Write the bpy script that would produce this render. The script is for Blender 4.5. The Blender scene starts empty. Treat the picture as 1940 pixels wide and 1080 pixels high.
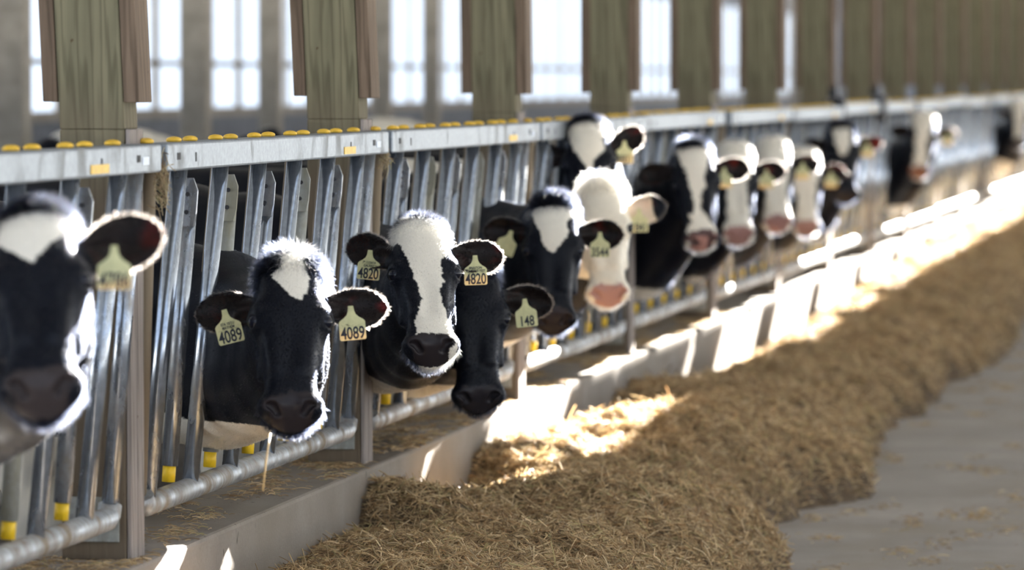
import bpy, math, random
import numpy as np
from mathutils import Vector, Matrix
random.seed(7)
RNG = np.random.default_rng(7)
C = bpy.context.scene.collection
SC = bpy.context.scene

# ------------------------------------------------------------------ camera
CAM = np.array([3.05, 0.0, 1.75])
YAW, PITCH = math.radians(10.05), math.radians(2.677)
cd = bpy.data.cameras.new('camera'); cam = bpy.data.objects.new('camera', cd); C.objects.link(cam)
cam.location = CAM
cam.rotation_euler = (math.radians(90) - PITCH, 0, YAW)
cd.sensor_width = 36; cd.lens = 8340 / 1940 * 36
cd.clip_start = 0.5; cd.clip_end = 500
cd.dof.use_dof = True; cd.dof.focus_distance = 13.0; cd.dof.aperture_fstop = 2.9
SC.camera = cam

# ------------------------------------------------------------------ light
w = bpy.data.worlds.new('sky'); SC.world = w; w.use_nodes = True
bg = w.node_tree.nodes['Background']
bg.inputs[0].default_value = (0.70, 0.82, 1.0, 1); bg.inputs[1].default_value = 1.35
SUN_DIR = Vector((0.8, 3.3, 1.35)).normalized()
sd = bpy.data.lights.new('sun', 'SUN'); so = bpy.data.objects.new('sun', sd); C.objects.link(so)
sd.energy = 75; sd.angle = math.radians(0.25); sd.color = (1.0, 0.95, 0.86)
so.rotation_euler = SUN_DIR.to_track_quat('Z', 'Y').to_euler()
so.location = (8, 20, 14)
SC.view_settings.view_transform = 'Standard'
SC.view_settings.look = 'None'
SC.view_settings.exposure = 0.45
SC.view_settings.gamma = 1.0
SC.view_settings.use_curve_mapping = False

# ------------------------------------------------------------------ helpers
def tag(o, label=None, cat=None, group=None, kind=None):
    if label: o['label'] = label
    if cat: o['category'] = cat
    if group: o['group'] = group
    if kind: o['kind'] = kind
    return o

def empty(name, loc=(0, 0, 0), rz=0):
    o = bpy.data.objects.new(name, None); C.objects.link(o)
    o.location = loc; o.rotation_euler = (0, 0, rz); o.empty_display_size = 0.1
    return o

class MB:
    def __init__(s): s.v = []; s.f = []; s.sm = []
    def box(s, x0, x1, y0, y1, z0, z1, smooth=False):
        n = len(s.v)
        for z in (z0, z1):
            s.v += [(x0, y0, z), (x1, y0, z), (x1, y1, z), (x0, y1, z)]
        for q in ((3, 2, 1, 0), (4, 5, 6, 7), (0, 1, 5, 4), (1, 2, 6, 5), (2, 3, 7, 6), (3, 0, 4, 7)):
            s.f.append(tuple(n + i for i in q)); s.sm.append(smooth)
        return s
    def prism(s, pts_bot, pts_top):
        n = len(s.v); k = len(pts_bot)
        s.v += [tuple(p) for p in pts_bot] + [tuple(p) for p in pts_top]
        s.f.append(tuple(n + i for i in range(k - 1, -1, -1))); s.sm.append(False)
        s.f.append(tuple(n + k + i for i in range(k))); s.sm.append(False)
        for i in range(k):
            j = (i + 1) % k
            s.f.append((n + i, n + j, n + k + j, n + k + i)); s.sm.append(False)
        return s
    def tube(s, path, rad, seg=14, caps=True):
        path = [Vector(p) for p in path]; m = len(path)
        rads = rad if isinstance(rad, (list, tuple)) else [rad] * m
        n0 = len(s.v); up = None
        for i, p in enumerate(path):
            t = (path[min(i + 1, m - 1)] - path[max(i - 1, 0)]).normalized()
            if up is None:
                up = Vector((0, 0, 1)) if abs(t.z) < .9 else Vector((1, 0, 0))
            a = t.cross(up).normalized(); b = a.cross(t).normalized(); up = b
            for k in range(seg):
                q = 2 * math.pi * k / seg
                v = p + (a * math.cos(q) + b * math.sin(q)) * rads[i]
                s.v.append(tuple(v))
        for i in range(m - 1):
            for k in range(seg):
                k2 = (k + 1) % seg
                s.f.append((n0 + i * seg + k, n0 + (i + 1) * seg + k, n0 + (i + 1) * seg + k2, n0 + i * seg + k2)); s.sm.append(True)
        if caps:
            s.f.append(tuple(n0 + k for k in range(seg))); s.sm.append(False)
            s.f.append(tuple(n0 + (m - 1) * seg + k for k in range(seg - 1, -1, -1))); s.sm.append(False)
        return s
    def ellipsoid(s, c, r, seg=16, rings=8):
        n = len(s.v)
        s.v.append((c[0], c[1], c[2] - r[2]))
        for i in range(1, rings):
            a = -math.pi / 2 + math.pi * i / rings
            for k in range(seg):
                q = 2 * math.pi * k / seg
                s.v.append((c[0] + r[0] * math.cos(a) * math.cos(q), c[1] + r[1] * math.cos(a) * math.sin(q), c[2] + r[2] * math.sin(a)))
        s.v.append((c[0], c[1], c[2] + r[2])); top = len(s.v) - 1
        for k in range(seg):
            k2 = (k + 1) % seg
            s.f.append((n, n + 1 + k2, n + 1 + k)); s.sm.append(True)
            b = n + 1 + (rings - 2) * seg
            s.f.append((top, b + k, b + k2)); s.sm.append(True)
            for i in range(rings - 2):
                a0 = n + 1 + i * seg
                s.f.append((a0 + k, a0 + k2, a0 + seg + k2, a0 + seg + k)); s.sm.append(True)
        return s
    def build(s, name, m, parent=None, bevel=0):
        me = bpy.data.meshes.new(name); me.from_pydata(s.v, [], s.f)
        me.polygons.foreach_set('use_smooth', s.sm); me.update()
        if m is not None: me.materials.append(m)
        o = bpy.data.objects.new(name, me); C.objects.link(o)
        if parent: o.parent = parent
        if bevel:
            b = o.modifiers.new('b', 'BEVEL'); b.width = bevel; b.segments = 2; b.limit_method = 'ANGLE'
        return o

def copy_tree(o, parent=None):
    c = o.copy(); C.objects.link(c); c.parent = parent
    for ch in list(o.children): copy_tree(ch, c)
    return c

# ------------------------------------------------------------------ materials
def mat(name):
    m = bpy.data.materials.new(name); m.use_nodes = True
    nt = m.node_tree; b = nt.nodes['Principled BSDF']
    return m, nt, b
def N(nt, t, **k):
    n = nt.nodes.new(t)
    for a, v in k.items(): setattr(n, a, v)
    return n
def ramp(nt, stops, fac=None):
    r = N(nt, 'ShaderNodeValToRGB'); cr = r.color_ramp
    while len(cr.elements) < len(stops): cr.elements.new(0.5)
    for e, (p, c) in zip(cr.elements, stops):
        e.position = p; e.color = tuple(c) + (1,) if len(c) == 3 else c
    if fac is not None: nt.links.new(fac, r.inputs[0])
    return r
def noise(nt, scale, detail=4, rough=0.55, sx=(1, 1, 1), coord='Object', dist=0.0):
    tc = N(nt, 'ShaderNodeTexCoord'); mp = N(nt, 'ShaderNodeMapping')
    mp.inputs['Scale'].default_value = sx
    nt.links.new(tc.outputs[coord], mp.inputs[0])
    n = N(nt, 'ShaderNodeTexNoise'); n.inputs['Scale'].default_value = scale
    n.inputs['Detail'].default_value = detail; n.inputs['Roughness'].default_value = rough
    n.inputs['Distortion'].default_value = dist
    nt.links.new(mp.outputs[0], n.inputs['Vector'])
    return n
def bump(nt, b, h, strength=0.3, dist=0.01):
    bu = N(nt, 'ShaderNodeBump'); bu.inputs['Strength'].default_value = strength; bu.inputs['Distance'].default_value = dist
    nt.links.new(h, bu.inputs['Height']); nt.links.new(bu.outputs[0], b.inputs['Normal'])
def mix(nt, fac, a, b_, mode='MIX'):
    m = N(nt, 'ShaderNodeMix', data_type='RGBA', blend_type=mode)
    if isinstance(fac, (int, float)): m.inputs[0].default_value = fac
    else: nt.links.new(fac, m.inputs[0])
    for i, x in ((6, a), (7, b_)):
        if isinstance(x, (tuple, list)): m.inputs[i].default_value = tuple(x) + (1,)
        else: nt.links.new(x, m.inputs[i])
    return m.outputs[2]

def simple(name, col, rough=0.6, metal=0.0, var=0.25, scale=8, spec=0.5):
    m, nt, b = mat(name)
    n = noise(nt, scale, 5)
    d = tuple(c * (1 - var) for c in col); u = tuple(min(1, c * (1 + var)) for c in col)
    r = ramp(nt, [(0.3, d), (0.7, u)], n.outputs['Fac'])
    nt.links.new(r.outputs[0], b.inputs['Base Color'])
    b.inputs['Roughness'].default_value = rough; b.inputs['Metallic'].default_value = metal
    b.inputs['Specular IOR Level'].default_value = spec
    return m

def wood(name, c0, c1, knot, muck=0.0):
    m, nt, b = mat(name)
    g = noise(nt, 26, 3, .6, (1.0, 1.0, 0.045), dist=0.6)
    w_ = N(nt, 'ShaderNodeTexWave', wave_type='BANDS', bands_direction='DIAGONAL')
    tc = N(nt, 'ShaderNodeTexCoord'); mp = N(nt, 'ShaderNodeMapping'); mp.inputs['Scale'].default_value = (1, 1, .06)
    nt.links.new(tc.outputs['Object'], mp.inputs[0]); nt.links.new(mp.outputs[0], w_.inputs[0])
    w_.inputs['Scale'].default_value = 22; w_.inputs['Distortion'].default_value = 9
    w_.inputs['Detail'].default_value = 3; w_.inputs['Detail Scale'].default_value = 1.2
    base = ramp(nt, [(0.25, c0), (0.75, c1)], g.outputs['Fac'])
    wr = ramp(nt, [(0.0, (0.62, 0.62, 0.6)), (0.55, (1, 1, 1)), (1, (1.0, 1.0, 1.0))], w_.outputs['Fac'])
    c = mix(nt, 0.85, base.outputs[0], wr.outputs[0], 'MULTIPLY')
    big = noise(nt, 2.2, 3)
    br = ramp(nt, [(0.35, (0.72, 0.7, 0.68)), (0.65, (1, 1, 1))], big.outputs['Fac'])
    c = mix(nt, 0.7, c, br.outputs[0], 'MULTIPLY')
    sp = noise(nt, 38, 2, .5, (1, 1, .6))
    sr = ramp(nt, [(0.735, (0, 0, 0)), (0.78, (1, 1, 1))], sp.outputs['Fac'])
    c = mix(nt, sr.outputs[0], c, knot)
    # muck splashed on the foot of the timber, below the rail
    sx_ = N(nt, 'ShaderNodeSeparateXYZ'); nt.links.new(tc.outputs['Object'], sx_.inputs[0])
    md = N(nt, 'ShaderNodeMath', operation='MULTIPLY_ADD'); nt.links.new(big.outputs['Fac'], md.inputs[0]); md.inputs[1].default_value = .5; nt.links.new(sx_.outputs[2], md.inputs[2])
    mp2 = N(nt, 'ShaderNodeMapRange'); nt.links.new(md.outputs[0], mp2.inputs[0]); mp2.inputs[1].default_value = 1.22; mp2.inputs[2].default_value = 1.5; mp2.inputs[3].default_value = muck; mp2.inputs[4].default_value = 0
    c = mix(nt, mp2.outputs[0], c, (.135, .098, .07))
    nt.links.new(c, b.inputs['Base Color']); b.inputs['Roughness'].default_value = .8
    b.inputs['Specular IOR Level'].default_value = .25
    bump(nt, b, w_.outputs['Fac'], .25, .002)
    return m

M = {}
M['wood'] = wood('treated_pine', (0.150, 0.139, 0.088), (0.24, 0.218, 0.14), (0.07, 0.045, 0.02), .8)
M['wood_brown'] = wood('weathered_board', (0.12, 0.085, 0.06), (0.22, 0.16, 0.115), (0.05, 0.03, 0.02))
M['wood_grey'] = wood('grey_cover', (0.26, 0.22, 0.205), (0.36, 0.315, 0.29), (0.14, 0.09, 0.08))

def galv(name, dirt=0.4, rough=.34, dcol=(0.22, 0.17, 0.115), base=(0.50, 0.54, 0.58)):
    m, nt, b = mat(name)
    n1 = noise(nt, 55, 4, .6); n2 = noise(nt, 9, 5, .65, (1, 1, .35))
    r1 = ramp(nt, [(0.35, tuple(c * .78 for c in base)), (0.65, base)], n1.outputs['Fac'])
    dr = ramp(nt, [(max(0, .62 - dirt * .5), (0, 0, 0)), (min(1, .80 - dirt * .4), (1, 1, 1))], n2.outputs['Fac'])
    c = mix(nt, dr.outputs[0], r1.outputs[0], dcol)
    nt.links.new(c, b.inputs['Base Color'])
    mm = N(nt, 'ShaderNodeMath', operation='MULTIPLY_ADD'); nt.links.new(dr.outputs[0], mm.inputs[0])
    mm.inputs[1].default_value = -.72; mm.inputs[2].default_value = .85
    nt.links.new(mm.outputs[0], b.inputs['Metallic'])
    rr = N(nt, 'ShaderNodeMath', operation='MULTIPLY_ADD'); nt.links.new(dr.outputs[0], rr.inputs[0])
    rr.inputs[1].default_value = .4; rr.inputs[2].default_value = rough
    nt.links.new(rr.outputs[0], b.inputs['Roughness'])
    bump(nt, b, n1.outputs['Fac'], .05, .002)
    return m
M['galv'] = galv('galvanised_tube', .14, .21, (0.22, 0.19, 0.15), (0.40, 0.45, 0.53))
M['galv_pipe'] = galv('galvanised_pipe', .42, .42)
M['galv_rail'] = galv('galvanised_rail', .18, .5, (0.25, 0.25, 0.24), (0.285, 0.315, 0.35))
M['rusty'] = galv('dusty_tube', .95, .45, (0.20, 0.155, 0.105), (0.30, 0.26, 0.21))
M['dull'] = galv('dull_plate', .45, .5, (0.24, 0.23, 0.18), (0.42, 0.44, 0.44))
M['yellow'] = simple('yellow_plastic', (0.72, 0.44, 0.035), .5, 0, .18, 60)
M['yellow_band'] = simple('yellow_sleeve', (0.78, 0.50, 0.01), .5, 0, .1, 60)
M['dark'] = simple('slot_shade', (0.012, 0.012, 0.014), .7)
M['sticker'] = simple('white_sticker', (0.62, 0.68, 0.8), .5, 0, .05)
M['steel_dark'] = simple('dark_steel', (0.045, 0.045, 0.05), .5, .6)

def concrete(name, c0, c1, stain=(0.2, .16, .11), pits=True, sc=3.0):
    m, nt, b = mat(name)
    a = noise(nt, sc, 7, .62); f = noise(nt, 90, 3, .7); s = noise(nt, 1.1, 4, .6, (1, .7, 1))
    r = ramp(nt, [(0.3, c0), (0.7, c1)], a.outputs['Fac'])
    fr = ramp(nt, [(0.25, (.78, .78, .78)), (0.6, (1, 1, 1))], f.outputs['Fac'])
    c = mix(nt, .8, r.outputs[0], fr.outputs[0], 'MULTIPLY')
    srp = ramp(nt, [(0.45, (0, 0, 0)), (0.72, (.8, .8, .8))], s.outputs['Fac'])
    c = mix(nt, srp.outputs[0], c, stain)
    if pits:
        p = noise(nt, 30, 2, .5, (1, 1, .35))
        pr = ramp(nt, [(0.70, (0, 0, 0)), (0.74, (1, 1, 1))], p.outputs['Fac'])
        c = mix(nt, pr.outputs[0], c, (0.08, .065, .05))
    nt.links.new(c, b.inputs['Base Color']); b.inputs['Roughness'].default_value = .82
    b.inputs['Specular IOR Level'].default_value = .3
    bump(nt, b, f.outputs['Fac'], .35, .004)
    return m
M['curb'] = concrete('kerb_concrete', (0.22, 0.19, 0.165), (0.33, 0.29, 0.255), (0.20, .165, .125))
M['floor'] = concrete('lane_concrete', (0.24, 0.215, 0.195), (0.345, 0.315, 0.29), (0.24, .20, .155), False, 1.5)
M['barnfloor'] = concrete('barn_floor', (0.10, 0.085, 0.07), (0.17, 0.15, 0.13), (0.08, .06, .045))
M['roof'] = simple('roof_sheet', (0.42, 0.42, 0.42), .6)
M['farwood'] = simple('far_timber', (0.30, 0.27, 0.23), .85)
M['wall'] = simple('far_wall_sheet', (0.13, 0.14, 0.17), .8)
M['white_ground'] = simple('outdoor_ground', (0.62, 0.62, 0.60), .9)

# ------------------------------------------------------------------ structure
L = 2.99; Y0 = 11.40; CURB = 0.467
def struct(name, mb, m, bevel=0):
    o = mb.build(name, m, None, bevel); o['kind'] = 'structure'; return o
struct('floor_lane', MB().box(.06, 9, 2, 100, -.1, 0), M['floor'])
struct('floor_barn', MB().box(-6.5, -.30, 2, 170, -.1, .05), M['barnfloor'])
struct('floor_outdoor', MB().box(-90, -6.6, -40, 120, -.3, -.2), M['white_ground'])
struct('floor_outdoor_lane', MB().box(9, 60, -40, 120, -.3, -.12), M['white_ground'])

# kerb: cast in lengths, joints between
kb = MB()
kb.prism([(-.30, 4, -.1), (.06, 4, -.1), (.06, 90, -.1), (-.30, 90, -.1)], [(-.30, 4, CURB), (.055, 4, CURB), (.055, 90, CURB), (-.30, 90, CURB)])
kerb = struct('trim_kerb', kb, M['curb'], .012)

# roof: two slopes with an open ridge slot, unseen; its edge strips are added to shape the sun patches
RZ, K = 6.5, 0.2
def rz(x): return RZ - K * abs(x - 3.5)
rb = MB()
def slab(x0, x1, y0, y1, t=.05):
    rb.prism([(x0, y0, rz(x0)), (x1, y0, rz(x1)), (x1, y1, rz(x1)), (x0, y1, rz(x0))],
             [(x0, y0, rz(x0) + t), (x1, y0, rz(x1) + t), (x1, y1, rz(x1) + t), (x0, y1, rz(x0) + t)])
def strip(x0, x1, opens):
    prev = 3
    for a_, b_ in opens + [(100, 101)]:
        if a_ > prev: slab(x0, x1, prev, min(a_, 100))
        prev = b_
SUN_GAPS = [(29.85, 30.15), (31.25, 33.15), (34.4, 34.51), (36.95, 37.15), (38.25, 39.95), (40.75, 42.65), (43.25, 45.45), (46.05, 48.25), (48.95, 51.05), (51.95, 54.55), (55.45, 58.45), (59.45, 63.15), (64.55, 70.65), (72.15, 80.65)]  # gaps set so sun falls on chosen stretches of kerb and heads
slab(-6.9, 3.077, 3, 170); slab(4.09, 14, 3, 100)
strip(3.077, 3.373, [(29.3, 32.5)])
strip(3.633, 3.787, [(3.0, 27.3)] + SUN_GAPS)
strip(3.787, 3.994, [(3.0, 27.0), (29.85, 31.0)] + [q for q in SUN_GAPS if q[0] > 31])
strip(3.994, 4.05, [(3.0, 26.5)] + SUN_GAPS)
strip(4.05, 4.09, SUN_GAPS)
struct('ceiling_roof_sun_mask', rb, M['roof'])

# ------------------------------------------------------------------ open side wall behind the cows
XW = -6.45
wl = MB().box(XW - .12, XW, 93.4, 170, -.1, 4.0).box(XW - .12, XW, 12, 100, -.1, 1.42).box(XW - .12, XW, 12, 100, 3.0, 3.95)
struct('wall_left', wl, M['wall'])
n = 0
for y0 in np.arange(30.4, 92, 3.0):
    n += 1
    mb = MB().box(XW - .09, XW - .01, y0, y0 + 3.0, 1.42, 1.50).box(XW - .07, XW - .03, y0, y0 + 3.0, 1.86, 1.91)
    for q in (0, 1.0, 2.0): mb.box(XW - .07, XW - .03, y0 + q, y0 + q + (.12 if q == 0 else .06), 1.42, 3.02)
    struct('window_%d' % n, mb, M['farwood'])

# inner rows of timber posts
ORD = ['first', 'second', 'third', 'fourth', 'fifth', 'sixth', 'seventh', 'eighth', 'ninth', 'tenth', 'eleventh', 'twelfth', 'thirteenth', 'fourteenth', 'fifteenth', 'sixteenth', 'seventeenth', 'eighteenth']
for i, (y, wd) in enumerate([(23.9, .19), (28.15, .165), (30.3, .14), (34.2, .13), (36.2, .125), (40.2, .13), (46.2, .15), (52.2, .17), (54.3, .17), (58.2, .2), (60.2, .2), (64.2, .22)]):
    mb = MB().box(-wd / 2 * 1.05, wd / 2 * 1.05, -wd / 2, wd / 2, -.45, 4.03 + .04)
    o = mb.build('timber_post', M['farwood'], None, .01); o.location = (-4.05, y, .5)
    tag(o, 'blurred pale timber post inside the barn, %s from the left behind the feed fence' % ORD[i], 'post', 'inner timber posts')

# ------------------------------------------------------------------ feed fence posts
def make_post(k):
    y = Y0 + L * k
    root = empty('wooden_post', (0, y, CURB))
    names = {0: 'green-grey squared timber post, nearest and leftmost of the feed fence', 1: 'green-grey squared timber post behind the cow tagged 4820',
             2: 'green-grey squared timber post, third from the left, behind the cow tagged 3544'}
    tag(root, names.get(k, 'squared timber post, %s of the feed fence counted from the left' % ORD[k + 0] if k >= 0 else 'timber post'), 'post', 'timber posts of the feed fence')
    lean = {0: .045, 1: .04, 2: .012}.get(k, 0)
    p = MB(); H = 4.88
    def pr(x0, x1, y0, y1, z0, z1):
        a = lambda z: -lean * (z + CURB - 1.6) if z + CURB > 1.6 else -.012 * (1 if lean else 0) * 0
        return [(x0 + a(z0), y0, z0), (x1 + a(z0), y0, z0), (x1 + a(z0), y1, z0), (x0 + a(z0), y1, z0)], [(x0 + a(z1), y0, z1), (x1 + a(z1), y0, z1), (x1 + a(z1), y1, z1), (x0 + a(z1), y1, z1)]
    if k < 9: p.prism(*pr(-.18, -.002, -.07, .07, 0, 1.15))
    else: p.prism(*pr(-.18, -.002, -.07, .07, 0, 1.15))
    p.prism(*pr(-.18, -.002, -.07, .07, 1.15, H))
    p.build('post_timber', M['wood'], root, .004)
    for nm, x0, x1, mm in (('side_board', -.222, -.1815, 'wood_brown'), ('side_board', .0, .042, 'wood_brown')):
        MB().prism(*pr(x0, x1, -.072, .068, 1.225 + random.uniform(-.006, .006), H)).build(nm, M[mm], root, .003)
    MB().box(0.0, .012, -.068, -.004, .0, 1.15).box(0.0, .012, .004, .068, 0, 1.15).build('cover_strip', M['wood_grey'], root, .002)
    # bolted foot plate
    fp = MB().box(-.17, -.02, -.078, -.071, .05, .17)
    f = fp.build('foot_plate', M['dull'], root, .002)
    bo = MB(); bo.tube([(-.06, -.079, .12), (-.06, -.09, .12)], .014, 6); bo.build('bolt', M['rusty'], f)
    if k in (6, 7):
        MB().box(.02, .115, -.07, .07, 0.97, 1.16).box(-.01, .06, -.05, .05, 1.16, 1.26).build('hinge_bracket', M['steel_dark'], root, .004)
    return root
for k in range(-1, 17):
    if k >= 0: make_post(k)

# ------------------------------------------------------------------ headlock panels
RAILX = 0.04
def bolt_knob(mb, y): mb.ellipsoid((RAILX - .02, y, .0), (.021, .023, .011), 14, 8)
def make_panel(first=False):
    root = empty('headlock_panel', (0, 0, 0))
    r = MB()
    r.box(RAILX - .05, RAILX + .05, .03, L - .035, 1.503, 1.578)
    rail = r.build('top_rail', M['galv_rail'], root, .006)
    s = MB()
    for y in (.13, 2.70): s.box(RAILX + .0495, RAILX + .0512, y, y + .035, 1.533, 1.552)
    for y in (.33, 2.35): s.box(RAILX + .0495, RAILX + .0512, y, y + .012, 1.525, 1.55)
    s.build('slot', M['dark'], rail)  # thin dark plates stand in for the shade inside the rail holes
    MB().box(RAILX + .050, RAILX + .0525, 2.25, 2.42, 1.512, 1.535).build('yellow_label', M['yellow'], rail)
    MB().box(RAILX + .050, RAILX + .0515, 2.755, 2.82, 1.526, 1.546).build('white_sticker', M['sticker'], rail)
    # bracket that bolts panel to panel, coloured dark for the shadow in the gap
    MB().box(RAILX - .03, RAILX + .01, L - .045, L + .040, 1.508, 1.560).build('joint_shade_plate', M['steel_dark'], rail)
    # bottom pipe with rounded elbow ends rising into the end bars
    X, Z = -.03, .587
    ya, yb = .20, 2.86
    MB().tube([(X, ya, Z + .03), (X, ya + .01, Z + .01), (X, ya + .035, Z), (X, yb - .04, Z), (X, yb - .012, Z + .01), (X, yb, Z + .035)], .032, 18).build('bottom_pipe', M['galv_pipe'], root)
    def bx(z): return X + (RAILX - X) * (z - Z) / (1.54 - Z)
    def P(yt, yb_, z): 
        t = (z - Z) / (1.54 - Z); return (bx(z), yb_ + (yt - yb_) * t, z)
    def bar(yt, yb_, z0=Z, z1=1.51, rad=.021, m='galv', dx=0):
        a, b2 = P(yt, yb_, z0), P(yt, yb_, z1)
        return MB().tube([(a[0] + dx, a[1], a[2]), (b2[0] + dx, b2[1], b2[2])], rad, 14).build('bar', M[m], root)
    bar(.07, .21, Z + .03, 1.51, .021, 'rusty', -.012); bar(2.88, 2.86 - .012, Z + .04, 1.51, .023)
    knobs = [.06]
    for i in range(6):
        y = .36 + .475 * i
        if i == 5: y = 2.71
        knobs.append(y)
        if i < 5: knobs.append(y + .18)
        bar(y, y - .11, Z, 1.51, .0238, 'galv')
        bar(y + .085, y - .0, Z, 1.51, .021, 'rusty', -.028)
        if i < 5:
            # swinging lock bar: flattened pointed top, yellow stop sleeve below
            lx = -.012
            a, b2 = P(y + .185, y + .16, .67), P(y + .185, y + .16, 1.38)
            lk = MB()
            lk.tube([(a[0] + lx, a[1], a[2]), (b2[0] + lx, b2[1], b2[2])], .023, 14)
            dxy = (b2[0] - a[0]) / .71, (b2[1] - a[1]) / .71
            def q(z): return (b2[0] + lx + dxy[0] * (z - 1.38), b2[1] + dxy[1] * (z - 1.38))
            hz = [(1.34, .0225, .012), (1.375, .027, .006), (1.44, .027, .005), (1.475, .012, .005)]
            for (z0, h0, t0), (z1, h1, t1) in zip(hz, hz[1:]):
                c0, c1 = q(z0), q(z1)
                lk.prism([(c0[0] - h0, c0[1] - .016 - t0, z0), (c0[0] + h0, c0[1] - .016 - t0, z0), (c0[0] + h0, c0[1] - .016 + t0, z0), (c0[0] - h0, c0[1] - .016 + t0, z0)],
                         [(c1[0] - h1, c1[1] - .016 - t1, z1), (c1[0] + h1, c1[1] - .016 - t1, z1), (c1[0] + h1, c1[1] - .016 + t1, z1), (c1[0] - h1, c1[1] - .016 + t1, z1)])
            lo = lk.build('lock_bar', M['dull'] if i % 2 else M['galv'], root)
            for z in (1.38, 1.43):
                c = q(z); MB().tube([(c[0], c[1] - .018, z), (c[0], c[1] - .026, z)], .0065, 8).build('bolt', M['steel_dark'], lo)
            a2 = P(y + .185, y + .16, .625)
            MB().tube([(a2[0] + lx, a2[1], a2[2]), (a[0] + lx, a[1], a[2] + .005)], .0185, 14).build('stop_sleeve', M['yellow_band'], lo)
    km = MB()
    for y in knobs: 
        kk = MB(); kk.ellipsoid((RAILX - .018, y, 1.583), (.022, .025, .0100), 14, 8); kk.build('knob', M['yellow'], rail)
    return root
panel = make_panel()
plabels = {-1: 'galvanised headlock panel at the left edge, behind the cow tagged 4786', 0: 'galvanised headlock panel behind the cow tagged 4089', 1: 'galvanised headlock panel behind the cow tagged 148', 2: 'galvanised headlock panel behind the all white faced cow'}
for k in range(-1, 16):
    o = panel if k == -1 else copy_tree(panel)
    o.location = (0, Y0 + L * k, 0)
    if k >= 3: o.location.x = 0.02 * math.sin(k * 1.7); o.location.z = .008 * math.sin(k * 2.3)
    tag(o, plabels.get(k, 'galvanised headlock panel, %s along the feed fence counted from the left edge' % ORD[min(k + 1, 17)]), 'fence panel', 'headlock panels of the feed fence')

# ------------------------------------------------------------------ cows: one continuous surface from a distance field
def nets(F, xs, ys, zs):
    ins = F < 0
    c = np.zeros(tuple(n - 1 for n in F.shape), np.int8)
    for i in (0, 1):
        for j in (0, 1):
            for k in (0, 1):
                c += ins[i:ins.shape[0] - 1 + i, j:ins.shape[1] - 1 + j, k:ins.shape[2] - 1 + k]
    act = np.argwhere((c > 0) & (c < 8)); I, J, Kk = act.T
    idx = -np.ones(c.shape, np.int64); idx[I, J, Kk] = np.arange(len(act))
    acc = np.zeros((len(act), 3)); cnt = np.zeros(len(act))
    cor = [(i, j, k) for i in (0, 1) for j in (0, 1) for k in (0, 1)]
    for a in cor:
        for ax in range(3):
            if a[ax]: continue
            b = list(a); b[ax] = 1
            fa = F[I + a[0], J + a[1], Kk + a[2]]; fb = F[I + b[0], J + b[1], Kk + b[2]]
            m = (fa < 0) != (fb < 0)
            t = np.where(m, fa / np.where(m, fa - fb, 1), 0)
            pa = np.stack([xs[I + a[0]], ys[J + a[1]], zs[Kk + a[2]]], 1); pb = np.stack([xs[I + b[0]], ys[J + b[1]], zs[Kk + b[2]]], 1)
            acc += m[:, None] * (pa + (pb - pa) * t[:, None]); cnt += m
    V = acc / cnt[:, None]
    faces = []
    for ax in range(3):
        sl0 = [slice(None)] * 3; sl1 = [slice(None)] * 3
        sl0[ax] = slice(0, -1); sl1[ax] = slice(1, None)
        A, B = ins[tuple(sl0)], ins[tuple(sl1)]
        o1, o2 = [(1, 2), (2, 0), (0, 1)][ax]
        e = np.argwhere(A != B)
        ok = (e[:, o1] > 0) & (e[:, o2] > 0) & (e[:, o1] < F.shape[o1] - 1) & (e[:, o2] < F.shape[o2] - 1)
        e = e[ok]; flip = ~A[e[:, 0], e[:, 1], e[:, 2]]
        q = []
        for d1, d2 in ((-1, -1), (0, -1), (0, 0), (-1, 0)):
            g = e.copy(); g[:, o1] += d1; g[:, o2] += d2
            q.append(idx[g[:, 0], g[:, 1], g[:, 2]])
        q = np.stack(q, 1); q[flip] = q[flip][:, ::-1]
        faces.append(q)
    return V, np.concatenate(faces)

def smin(a, b, k):
    h = np.clip(.5 + .5 * (b - a) / k, 0, 1)
    return b + (a - b) * h - k * h * (1 - h)
def smax(a, b, k): return -smin(-a, -b, k)
def rcone(P, a, b, ra, rb, sc=None):
    a = np.asarray(a, np.float32); b = np.asarray(b, np.float32)
    if sc is not None: sc = np.asarray(sc, np.float32); P = P * sc; a = a * sc; b = b * sc
    d = b - a; L2 = float(d @ d)
    t = np.clip(((P - a) @ d) / L2, 0, 1)
    return np.sqrt(((P - a - t[..., None] * d) ** 2).sum(-1)) - (ra + (rb - ra) * t)
def ell(P, c, r):
    r = np.asarray(r, np.float32); q = (P - np.asarray(c, np.float32)) / r
    k0 = np.sqrt((q ** 2).sum(-1)); k1 = np.sqrt(((q / r) ** 2).sum(-1)) + 1e-9
    return k0 * (k0 - 1) / k1

ST = np.array([  # y, half width, front, back
    (-.065, .012, -.085, -.10), (-.05, .045, -.055, -.125), (-.03, .070, -.03, -.15), (0, .090, -.012, -.185), (.05, .102, .006, -.215), (.10, .108, .014, -.228),
    (.15, .110, .012, -.238), (.20, .106, .004, -.240), (.25, .098, -.005, -.230), (.30, .089, -.012, -.205), (.35, .083, -.016, -.180),
    (.40, .081, -.018, -.163), (.44, .085, -.018, -.155), (.48, .091, -.024, -.150), (.51, .089, -.036, -.145), (.535, .078, -.056, -.138), (.555, .052, -.082, -.125), (.57, .015, -.10, -.11)])
_t = np.arange(-.12, .64, .002)
_k = np.exp(-.5 * (np.arange(-8, 9) / 3.2) ** 2); _k /= _k.sum()
_tab = [np.convolve(np.pad(np.interp(_t, ST[:, 0], ST[:, i]), 8, 'edge'), _k, 'valid') for i in (1, 2, 3)]
YS = .77
def canon(Q):
    Q = Q.copy(); y = Q[..., 1]; Q[..., 1] = np.where(y > .17, .17 + (y - .17) / YS, y); return Q
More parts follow.
